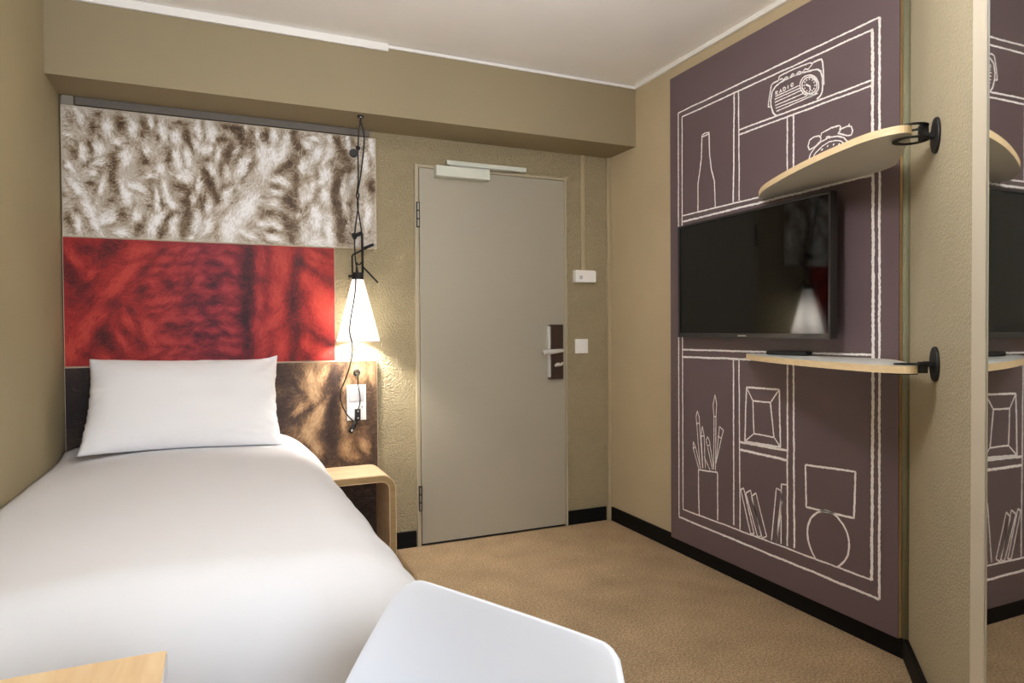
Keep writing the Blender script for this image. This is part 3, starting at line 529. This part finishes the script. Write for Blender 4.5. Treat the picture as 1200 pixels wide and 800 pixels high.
cp2 = [(.650, 3.275, 2.184), (.668, 3.285, 2.13), (.668, 3.30, 2.05), (.655, 3.325, 1.92), (.646, 3.338, 1.86), (.652, 3.345, 1.84), (.645, 3.352, 1.80), (.655, 3.358, 1.74), (.668, 3.365, 1.66), (.675, 3.37, 1.58), (.672, 3.372, 1.53), (.660, 3.368, 1.505), (.646, 3.362, 1.502), (.641, 3.36, 1.51)]
tube('cord_loop', catmull(cp2, 8), .0036, M['cord'], cord, 6)
cp3 = [(.641, 3.36, 1.51), (.637, 3.352, 1.47), (.633, 3.345, 1.431), (.619, 3.305, 1.347), (.593, 3.282, 1.222), (.588, 3.278, 1.16), (.600, 3.282, 1.102), (.610, 3.36, 1.032), (.602, 3.455, .941), (.571, 3.464, .855), (.579, 3.466, .794), (.604, 3.464, .740), (.632, 3.462, .708)]
tube('cord_tail', catmull(cp3, 8), .0036, M['cord'], cord, 6)
lathe('cord_stop', [(.001, -.011), (.009, -.008), (.012, 0), (.009, .008), (.001, .011)], (.641, 3.298, 2.062), M['black'], cord, 14)
lathe('cord_clip', [(.001, -.01), (.018, -.008), (.021, 0), (.018, .008), (.001, .01)], (.620, 3.302, 2.036), M['black'], cord, 18, axis=(0, 1, .1))
rebase(lamp, (LX, LY, 1.117))

# sockets and cables on the brown panel
YP = YB-.0252
t = thing('power_socket', 'white double socket plate on the brown panel above the side table', 'socket')
box('socket_plate', .605, .703, YP-.008, YP, .708, .891, M['white_plastic'], t, bev=.003)
box('upper_module', .616, .692, YP-.010, YP-.0075, .806, .872, M['grey_plastic'], t, bev=.002)['label'] = 'pale grey blank module'
box('lower_module', .616, .692, YP-.010, YP-.0075, .718, .790, M['white_plastic'], t, bev=.002)
lathe('indicator', [(.001, 0), (.003, 0), (.003, .002), (.001, .002)], (.682, YP-.010, .776), M['black'], t, 10, axis=(0, -1, 0)); rebase(t, (.654, YP, .708))
t = thing('cable_outlet', 'black round cable outlet with a short lead into the socket', 'cable outlet')
lathe('grommet', [(.009, 0), (.018, 0), (.018, .004), (.012, .007), (.009, .005)], (.657, YP, .955), M['black'], t, 24, axis=(0, -1, 0), closed=True)
tube('outlet_lead', catmull([(.658, YP-.002, .950), (.660, YP-.016, .935), (.662, YP-.018, .89), (.670, YP-.020, .83), (.667, YP-.020, .79), (.660, YP-.018, .768)], 6), .0026, M['cord'], t, 6)
bm = bmesh.new(); bm_box(bm, .642, .670, YP-.034, YP-.010, .708, .768, .004); pg = from_bm('plug', bm, M['black'], t)
for z in (.757, .722): lathe('plug_screw', [(.001, 0), (.004, 0), (.003, .002), (.001, .002)], (.656, YP-.034, z), M['steel'], pg, 10, axis=(0, -1, 0))
rebase(t, (.657, YP, .955))
t = thing('cord_switch', 'black inline cord end with metal tip hanging below the socket', 'plug')
tube('switch_body', [(.650, YP-.022, .706), (.642, YP-.02, .69), (.628, YP-.016, .664), (.618, YP-.014, .648)], [.006, .011, .010, .012], M['black'], t, 12)
tube('metal_tip', [(.622, YP-.028, .655), (.628, YP-.029, .663)], .005, M['steel'], t, 10); rebase(t, (.634, YP-.02, .65))

# ------------------------------------------------------------------ purple chalkboard wall panel
wb = thing('wall_board', 'tall purple wall board with white chalk style drawings of shelves', 'wall board')
PX, PY0, PY1, PZ0, PZ1 = 2.170, 1.580, 2.858, .078, 2.465
box('board_face', PX, PX+.004, PY0, PY1, PZ0, PZ1, M['purple'], wb)
box('plywood_core', PX+.0042, PX+.020, PY0, PY1, PZ0, PZ1, M['ply_panel'], wb)['label'] = 'bare plywood edge'
for y in (1.75, 2.66): box('batten', PX+.0205, XR, y, y+.05, .2, 2.4, M['ply_dark'], wb)
CHALK='''chalk_shelf_outline:6:2791,198 2790,2271 1657,2272
chalk_shelf_outline:8:1657,2272 1652,190
chalk_shelf_outline:8:1652,190 2791,198
chalk_shelf_outline:6:2761,1725 2759,2242 1682,2240
chalk_shelf_outline:10:1685,2239 1683,1718
chalk_shelf_outline:10:1681,1718 1679,1007 1683,249
chalk_shelf_outline:6:1683,249 2759,246 2760,1026 2761,1725
chalk_shelf_outline:6:2757,1743 2230,1740 1686,1747
chalk_shelf_outline:8:2755,1712 1853,1719 1684,1719
chalk_shelf_outline:7:2756,1063 1684,1070
chalk_shelf_outline:8:2757,1026 2347,1030 1684,1035
chalk_shelf_outline:7:2387,2242 2390,1890 2394,1746
chalk_shelf_outline:6:2359,2240 2357,2036 2355,1747
chalk_shelf_outline:6:2357,2065 1686,2059
chalk_shelf_outline:6:2357,2044 1686,2041
chalk_shelf_outline:6:2077,2044 2077,1747
chalk_shelf_outline:7:2044,2043 2044,1747
chalk_shelf_outline:7:2393,1035 2392,262
chalk_shelf_outline:6:2358,1030 2351,253
chalk_shelf_outline:7:2075,1032 2076,257
chalk_shelf_outline:8:2044,1029 2039,260
chalk_shelf_outline:9:2351,653 2075,658
chalk_shelf_outline:9:2351,618 2075,617
chalk_bottle:6:2608,2103 2613,2001 2623,1941 2637,1881 2640,1746
chalk_bottle:6:2557,2106 2554,2007 2542,1935 2519,1869 2515,1746
chalk_bottle:5:2608,2103 2606,2110 2582,2114 2556,2109 2557,2104 2582,2101 2606,2102
chalk_radio:6:2136,2065 2153,2081 2165,2111 2168,2139 2159,2173 2141,2189 2112,2197 2056,2200 2001,2196 1948,2189 1923,2183 1910,2170 1902,2146 1900,2113 1902,2089 1912,2075 1928,2068
chalk_radio:5:2171,2113 2180,2116 2177,2142 2169,2176 2163,2201 2153,2207 2124,2208
chalk_radio:5:2124,2208 2122,2223 2107,2226 2045,2226 1990,2224 1959,2222 1950,2213 1957,2206
chalk_radio:5:2118,2208 2107,2210 2098,2202 2084,2209 2067,2200 2050,2211 2034,2198 2017,2208 2001,2198 1985,2207 1971,2199 1957,2209
chalk_radio:6:1950,2217 1918,2218 1906,2216 1900,2199 1897,2169 1895,2115 1902,2113
chalk_radio:5:1919,2119 1920,2109 1924,2101 1932,2095 1941,2091 1952,2091 1964,2093 1976,2099 1987,2106 1997,2116 2004,2127 2009,2139 2011,2150 2009,2160 2004,2168 1997,2174 1987,2177 1976,2177 1964,2175 1952,2169 1941,2161 1932,2152 1925,2141 1920,2130 1919,2119
chalk_radio:5:1928,2122 1929,2114 1932,2107 1938,2102 1946,2100 1954,2099 1964,2101 1973,2105 1982,2111 1990,2119 1996,2128 2000,2137 2001,2146 2000,2155 1996,2161 1990,2166 1982,2169 1973,2169 1964,2167 1954,2163 1946,2156 1938,2148 1932,2140 1929,2131 1928,2122
chalk_radio:5:1941,2126 1935,2124
chalk_radio:5:1944,2116 1939,2112
chalk_radio:5:1952,2111 1949,2106
chalk_radio:5:1964,2112 1964,2107
chalk_radio:5:1976,2119 1979,2115
chalk_radio:5:1984,2130 1989,2129
chalk_radio:5:1987,2142 1993,2144
chalk_radio:5:1984,2152 1989,2156
chalk_radio:5:1976,2157 1979,2162
chalk_radio:5:1964,2156 1964,2161
chalk_radio:5:1952,2149 1949,2152
chalk_radio:5:1944,2138 1939,2139
chalk_radio:6:1962,2131 1982,2143
chalk_radio:6:1962,2131 1959,2112
chalk_radio:4:2141,2147 2012,2150
chalk_radio:4:2145,2136 2010,2139
chalk_radio:4:2145,2123 2006,2128
chalk_radio:4:2143,2109 1990,2112
chalk_radio:4:2140,2097 1948,2095
chalk_radio:4:2136,2083 1923,2089
chalk_radio_lettering:4:2140,2153 2140,2167 2130,2166 2128,2163 2138,2160 2128,2153
chalk_radio_lettering:4:2119,2154 2113,2169 2107,2154
chalk_radio_lettering:4:2117,2159 2110,2159
chalk_radio_lettering:4:2098,2170 2098,2156 2090,2157 2086,2163 2090,2168 2098,2170
chalk_radio_lettering:4:2073,2171 2073,2157
chalk_radio_lettering:4:2046,2165 2047,2161 2050,2159 2054,2159 2057,2162 2058,2166 2057,2170 2054,2172 2050,2172 2047,2170 2046,2165
chalk_alarm_clock:5:1958,1862 1942,1878 1909,1897 1869,1903 1831,1897 1804,1884 1789,1866 1777,1837 1774,1798 1793,1768 1830,1747 1885,1749 1933,1765 1962,1795 1971,1831 1958,1862
chalk_alarm_clock:4:1940,1854 1929,1862 1901,1878 1869,1886 1838,1883 1815,1874 1800,1859 1789,1834 1793,1800 1811,1778 1842,1766 1885,1768 1921,1783 1943,1808 1948,1833 1940,1854
chalk_alarm_clock:5:1963,1878 1971,1896 1963,1917 1942,1924 1917,1922 1908,1910 1913,1898 1934,1886 1963,1878
chalk_alarm_clock:5:1909,1917 1905,1929 1862,1937 1823,1936 1818,1928 1823,1919
chalk_alarm_clock:5:1831,1905 1816,1921 1789,1924 1771,1918 1765,1900 1771,1886 1786,1887 1808,1897 1831,1909
chalk_alarm_clock:5:1885,1900 1881,1908 1869,1906 1865,1898
chalk_alarm_clock:5:1782,1922 1780,1930
chalk_alarm_clock:5:1907,1862 1898,1866
chalk_alarm_clock:5:1879,1868 1875,1875
chalk_alarm_clock:5:1851,1867 1848,1874
chalk_alarm_clock:5:1829,1860 1823,1868
chalk_pencil_cup:6:2639,472 2501,484
chalk_pencil_cup:6:2639,472 2635,250
chalk_pencil_cup:6:2501,484 2501,256
chalk_pencils:4:2634,474 2678,571 2678,607 2660,580 2622,482
chalk_pencils:4:2678,571 2660,580
chalk_pencils:4:2625,481 2651,698 2656,733 2646,763 2633,735 2608,485
chalk_pencils:4:2655,698 2634,703
chalk_pencils:4:2605,485 2618,639 2609,690 2596,648 2587,488
chalk_pencils:4:2618,639 2596,648
chalk_pencils:4:2596,544 2554,486
chalk_pencils:4:2573,600 2582,627 2570,646 2557,625 2553,608 2573,600
chalk_pencils:4:2570,594 2537,492
chalk_pencils:4:2553,603 2528,499
chalk_pencils:4:2528,494 2525,748 2531,804 2518,855 2506,812 2511,750 2515,491
chalk_pencils:4:2525,748 2511,750
chalk_pencils:4:2512,525 2495,651 2487,706 2460,691 2474,654 2512,525
chalk_pencils:4:2499,656 2474,652
chalk_picture_frame:7:2311,905 2120,909 2113,667 2321,660 2311,905
chalk_picture_frame:6:2272,848 2169,850 2149,703 2265,703 2272,848
chalk_picture_frame:5:2311,905 2272,848
chalk_picture_frame:5:2120,909 2169,850
chalk_picture_frame:5:2113,667 2149,703
chalk_picture_frame:5:2321,660 2265,703
chalk_books:5:2348,435 2286,254 2264,256
chalk_books:5:2348,435 2329,447 2264,256
chalk_books:5:2316,426 2287,445 2222,258 2240,250
chalk_books:5:2316,426 2244,252
chalk_books:5:2281,420 2253,441 2191,266 2218,251
chalk_books:5:2281,420 2218,255
chalk_books:5:2163,257 2136,489 2107,482 2135,255
chalk_books:5:2135,255 2104,438
chalk_books:5:2110,257 2109,511 2075,516
chalk_box:7:1982,616 1751,632 1757,457 1978,445 1982,616
chalk_ball:7:1931,248 1937,256 1945,266 1954,279 1960,291 1965,304 1969,318 1971,332 1972,345 1971,358 1969,372 1965,384 1960,396 1955,406 1948,415 1940,424 1932,431 1922,439 1910,445 1898,450 1887,454 1876,455 1865,454 1854,452 1843,449 1833,444 1824,438 1815,430 1806,422 1799,413 1792,402 1787,391 1782,380 1780,367 1779,353 1779,339 1780,327 1783,316 1786,305 1790,296 1796,286 1803,276 1812,266 1821,257 1827,251'''
def ribbon(bm, pts, w, rng):
    P = [Vector((p[0], p[1], 0)) for p in pts]; D = [P[0]]
    for a, b in zip(P, P[1:]):
        n = max(1, int((b-a).length/.007))
        for k in range(1, n+1): D.append(a+(b-a)*k/n)
    n = len(D); L = []; ph = rng.random()*50
    for i, p in enumerate(D):
        t = (D[min(i+1, n-1)]-D[max(i-1, 0)]); t = t.normalized() if t.length else Vector((1, 0, 0)); s = Vector((-t.y, t.x, 0))
        off = .0016*noise.noise((i*.06+ph, 0, 0))*min(1, w/.006); a = w/2*(1+rng.uniform(-.3, .25)); b = w/2*(1+rng.uniform(-.3, .25))
        c = p+s*off; L.append((c+s*a, c-s*b))
    vs = [[bm.verts.new((PX-.0008, q.x, q.y)) for q in l] for l in L]
    for A, B in zip(vs, vs[1:]): bm.faces.new((A[0], A[1], B[1], B[0]))
rng = random.Random(4); groups = {}
for ln in CHALK.split('\n'):
    nm, w, pts = ln.split(':'); groups.setdefault(nm, []).append((int(w)/1000, [tuple(int(v)/1000 for v in p.split(',')) for p in pts.split()]))
for nm, lines in groups.items():
    bm = bmesh.new()
    for w, p in lines: ribbon(bm, p, w*1.2, rng)
    from_bm(nm, bm, M['chalk'], wb)
rebase(wb, (PX, 2.22, PZ0))

# ------------------------------------------------------------------ television
tv = thing('television', 'flat black television mounted on the purple board between two shelves', 'television')
TVROT = -2.0
TY0, TY1, TZ0, TZ1, TX = 1.781, 2.716, 1.127, 1.677, 2.090
TT = Matrix.Translation((TX, (TY0+TY1)/2, 0)) @ Matrix.Rotation(math.radians(TVROT), 4, 'Z') @ Matrix.Translation((-TX, -(TY0+TY1)/2, 0))
box('casing', TX+.008, TX+.036, TY0, TY1, TZ0, TZ1, M['bezel'], tv, bev=.004, T=TT)
box('screen', TX+.0062, TX+.0105, TY0+.010, TY1-.010, TZ0+.020, TZ1-.010, M['screen'], tv, T=TT)
bm = bmesh.new()
for a in ((TY0, TY0+.0105, TZ0, TZ1), (TY1-.0105, TY1, TZ0, TZ1), (TY0+.0105, TY1-.0105, TZ1-.0105, TZ1), (TY0+.0105, TY1-.0105, TZ0, TZ0+.0205)):
    bm_box(bm, TX, TX+.010, a[0], a[1], a[2], a[3], .0015, T=TT)
from_bm('bezel', bm, M['bezel'], tv)
# maker's name on the lower bezel
cu = bpy.data.curves.new('maker_name', 'FONT'); cu.body = 'SAMSUNG'; cu.size = .011; cu.align_x = 'CENTER'; cu.extrude = .0003; cu.space_character = 1.1
lo = bpy.data.objects.new('maker_name_curve', cu); COL.objects.link(lo); bpy.context.view_layer.update()
tm = bpy.data.meshes.new_from_object(lo.evaluated_get(bpy.context.evaluated_depsgraph_get())); bpy.data.objects.remove(lo, do_unlink=True)
tm.transform(TT @ Matrix.Translation((TX-.0006, (TY0+TY1)/2+.005, TZ0+.006)) @ Matrix(((0, 0, -1, 0), (-1, 0, 0, 0), (0, 1, 0, 0), (0, 0, 0, 1))))
tm.materials.clear(); link('maker_name', tm, M['steel'], tv)
box('wall_mount', TX+.036, PX, 2.08, 2.40, 1.30, 1.52, M['black'], tv)
rebase(tv, (TX+.02, (TY0+TY1)/2, TZ0))

# ------------------------------------------------------------------ two corner shelves
def chaikin(P, n, keep=()):
    for _ in range(n):
        Q = []
        for i in range(len(P)):
            a, b = P[i], P[(i+1) % len(P)]
            Q.append((a[0]*.75+b[0]*.25, a[1]*.75+b[1]*.25)); Q.append((a[0]*.25+b[0]*.75, a[1]*.25+b[1]*.75))
        P = Q
    return P
OUT = chaikin([(2.166, 2.205), (2.166, 1.90), (2.166, 1.60), (2.05, 1.49), (1.90, 1.355), (1.80, 1.265), (1.760, 1.365), (1.800, 1.53), (1.852, 1.69), (1.925, 1.87), (2.01, 2.05), (2.085, 2.15), (2.125, 2.19)], 3)
def shelf(label, z0, th, dx, dy, dz_disc, under, ky=1.):
    t = thing('corner_shelf', label, 'shelf', group=None)
    P = [(min(x+dx, PX-.0012), 1.35+(y-1.35)*(ky if y > 1.35 else 1)+dy) for x, y in OUT]; c = (sum(p[0] for p in P)/len(P), sum(p[1] for p in P)/len(P))
    I = [(c[0]+(x-c[0])*.995, c[1]+(y-c[1])*.995) for x, y in P]
    bm = bmesh.new(); n = len(P); a = [bm.verts.new((x, y, z0)) for x, y in P]; b = [bm.verts.new((x, y, z0+th)) for x, y in P]
    for k in range(n): bm.faces.new((a[k], a[(k+1) % n], b[(k+1) % n], b[k]))
    ia = [bm.verts.new((x, y, z0)) for x, y in I]; ib = [bm.verts.new((x, y, z0+th)) for x, y in I]
    for k in range(n):
        bm.faces.new((a[k], ia[k], ia[(k+1) % n], a[(k+1) % n])); bm.faces.new((b[k], b[(k+1) % n], ib[(k+1) % n], ib[k])); bm.faces.new((ia[k], ib[k], ib[(k+1) % n], ia[(k+1) % n]))
    from_bm('plywood_edge', bm, M['ply_pale'], t)['label'] = 'pale plywood edge band'
    prism('shelf_board', I, z0+.0004, z0+th-.0004, M['laminate'] if not under else M['laminate_under'], t)
    # bracket: wall disc, stem, block, and a ring plate above and below the board
    s = .4243; zc = z0+th/2
    br = lathe('wall_disc', [(.001, .0005), (.051, .0005), (.0515, .004), (.049, .008), (.001, .008)], dg(s, 0, zc+dz_disc), M['black'], t, 40, axis=(-S2, S2, 0)); br['label'] = 'round black wall plate'
    def rg(z, r0, r1, nn):
        c = dg(s, nn, 0); return lathe('ring_plate', [(r0, z), (r1, z), (r1, z+.0035), (r0, z+.0035)], (c.x, c.y, 0), M['black'], br, 40, closed=True)
    rg(z0-.0105 if under else z0-.0045, .033, .048 if under else .042, .066 if under else .088); rg(z0+th+(.006 if under else .001), .030, .044, .064)
    box('stem', s-.011, s+.011, .006, .034, zc+dz_disc-.008, zc+dz_disc+.008, M['black'], br, bev=.002, T=TD)
    box('clamp_block', s-.013, s+.013, .022, .046, z0-(.0105 if under else .001), z0+th+.0095, M['black'], br, bev=.002, T=TD)
    rebase(t, (c[0], c[1], z0)); return t
shelf('corner shelf above the television, grey underside and pale plywood edge', 1.722, .022, 0, 0, -.012, True)
shelf('white topped corner shelf below the television, holding the remote', 1.036, .022, .012, -.012, .014, False, 1.12)
# remote control on the lower shelf
RM = Matrix.Translation((2.128, 2.03, 1.0582)) @ Matrix.Rotation(math.radians(96), 4, 'Z')
t = thing('remote_control', 'slim black remote control lying on the lower corner shelf', 'remote control')
box('remote_body', -.095, .095, -.022, .022, .0004, .018, M['black'], t, bev=.006, seg=3, T=RM)
for i in range(6):
    for j in range(3): box('button', -.075+i*.024, -.065+i*.024, -.015+j*.011, -.008+j*.011, .0175, .0195, M['bezel'], t, T=RM)
rebase(t, RM.translation)

# ------------------------------------------------------------------ tall mirror on the diagonal wall
t = thing('tall_mirror', 'tall mirror in a wide beige frame on the diagonal wall', 'mirror')
s0, s1, s2, s3 = .988, 1.090, 1.60, 1.70
for a, b, z0, z1 in ((s0, s1, .02, 2.25), (s2, s3, .02, 2.25), (s1, s2, .02, .05), (s1, s2, 2.17, 2.25)): box('frame_stile' if z1-z0 > 1 else 'frame_rail', a, b, 0, .048, z0, z1, M['mirror_frame'], t, bev=.001, T=TD)
box('mirror_glass', s1, s2, .030, .0465, .05, 2.17, M['mirror'], t, T=TD)
box('bevel_strip', s1, s1+.005, .0466, .0482, .05, 2.17, M['steel'], t, T=TD)['label'] = 'bright bevelled edge of the glass'
rebase(t, dg((s0+s3)/2, .02, .02))

# ------------------------------------------------------------------ white shell chair
FV, EV = Vector((-.892, -.453, 0)), Vector((.453, -.892, 0)); CB = Vector((.372-.006, .868+.0125, 0))
def chl(f, e, z): return CB+FV*f+EV*e+Vector((0, 0, z))
ch = thing('shell_chair', 'white moulded shell chair in the foreground, back towards the carpet', 'chair')
def shell():
    spine = catmull([(-.012, 0, .766), (.005, 0, .70), (.03, 0, .61), (.055, 0, .53), (.085, 0, .475), (.14, 0, .445), (.24, 0, .432), (.36, 0, .435), (.45, 0, .44), (.49, 0, .425)], 5)
    n = len(spine)-1; NU = 36; V = []
    cum = [0]
    for a, b in zip(spine, spine[1:]): cum.append(cum[-1]+(b-a).length)
    Lt = cum[-1]
    def at(d):
        d = min(max(d, 0), Lt); i = max(k for k in range(n) if cum[k] <= d+1e-9); f = (d-cum[i])/(cum[i+1]-cum[i]); p = spine[i].lerp(spine[i+1], f); tn = (spine[i+1]-spine[i]).normalized(); return p, tn
    NV = 48
    for j in range(NV+1):
        for i in range(NU+1):
            u = -1+2*i/NU
            w = abs(u); lead = .042*(1-math.sqrt(max(0, 1-max(0, (w-.8)/.2)**2))); tail = .10*(1-math.sqrt(max(0, 1-max(0, (w-.5)/.5)**2)))
            d = lead+(Lt-lead-tail)*j/NV; p, tn = at(d); q = d/Lt
            half = .204+.050*math.sin(min(1, q/.45)*math.pi/2)-.05*max(0, q-.6)/.4
            nrm = Vector((tn.z, 0, -tn.x)) * -1
            if nrm.x < 0 and q < .35: nrm = -nrm
            if q >= .35 and nrm.z < 0: nrm = -nrm
            lift = (.006+.080*math.sin(min(1, q/.5)*math.pi/2)-.10*max(0, q-.55)/.45)*w**2.4
            c = p+nrm*lift; V.append(chl(c.x, u*half, c.z))
    F = [(j*(NU+1)+i, j*(NU+1)+i+1, (j+1)*(NU+1)+i+1, (j+1)*(NU+1)+i) for j in range(NV) for i in range(NU)]
    o = mesh('shell', V, F, M['shell'], ch, True)
    md = o.modifiers.new('thick', 'SOLIDIFY'); md.thickness = .011; md.offset = 0
    bv = o.modifiers.new('rim', 'BEVEL'); bv.width = .0048; bv.segments = 3; bv.limit_method = 'ANGLE'; bv.angle_limit = math.radians(60)
    return o
shell()
for f, e, f2, e2 in ((.16, -.13, .06, -.21), (.16, .13, .06, .21), (.36, -.13, .46, -.21), (.36, .13, .46, .21)):
    tube('leg', [chl(f, e, .428), chl(f2, e2, 0)], [.013, .009], M['oak'], ch, 12)
bm = bmesh.new(); bm_tube(bm, [chl(.145, -.145, .36), chl(.375, .145, .36)], .006); bm_tube(bm, [chl(.145, .145, .352), chl(.375, -.145, .352)], .006); from_bm('cross_brace', bm, M['black'], ch)
rebase(ch, chl(.26, 0, 0))

# ------------------------------------------------------------------ desk corner under the camera
t = thing('desk', 'oak topped desk, only its corner showing at the bottom left', 'desk')
box('desk_core', XL+.004, -.066, .36, .990, .715, .742, M['grey_plastic'], t, bev=.001)['label'] = 'pale grey side edge'
box('desk_top', XL+.004, -.067, .361, .989, .7422, .747, M['oak'], t, bev=.001)['label'] = 'light oak top'
for x in (XL+.05, -.11):
    for y in (.41, .94): box('leg', x-.02, x+.02, y-.02, y+.02, 0, .715, M['grey_plastic'], t, bev=.003)
rebase(t, (-.34, .68, 0))

# added unseen fill light shaped as an opal globe, top half brighter for the ceiling
t = thing('ceiling_fill', 'added fill light shaped as an opal globe, unseen over the bed foot', 'lamp')
lathe('fill_rose', [(.001, ZC-.03), (.06, ZC-.03), (.07, ZC), (.001, ZC)], (GX, GY, 0), M['trim_white'], t, 32)
tube('stem', [(GX, GY, ZC-.03), (GX, GY, GZ+.11)], .009, M['steel'], t, 10)
lathe('fill_bowl', [(.12*math.sin(a)+.0005, -.12*math.cos(a)) for a in np.linspace(0, math.pi/2, 9)]+[(.001, .0005)], (GX, GY, GZ), M['globe'], t, 32)
lathe('fill_top', [(.001, .0015)]+[(.12*math.sin(a)+.0005, -.12*math.cos(a)+.0015) for a in np.linspace(math.pi/2, math.pi, 9)], (GX, GY, GZ), M['fill_top'], t, 32); rebase(t, (GX, GY, ZC))
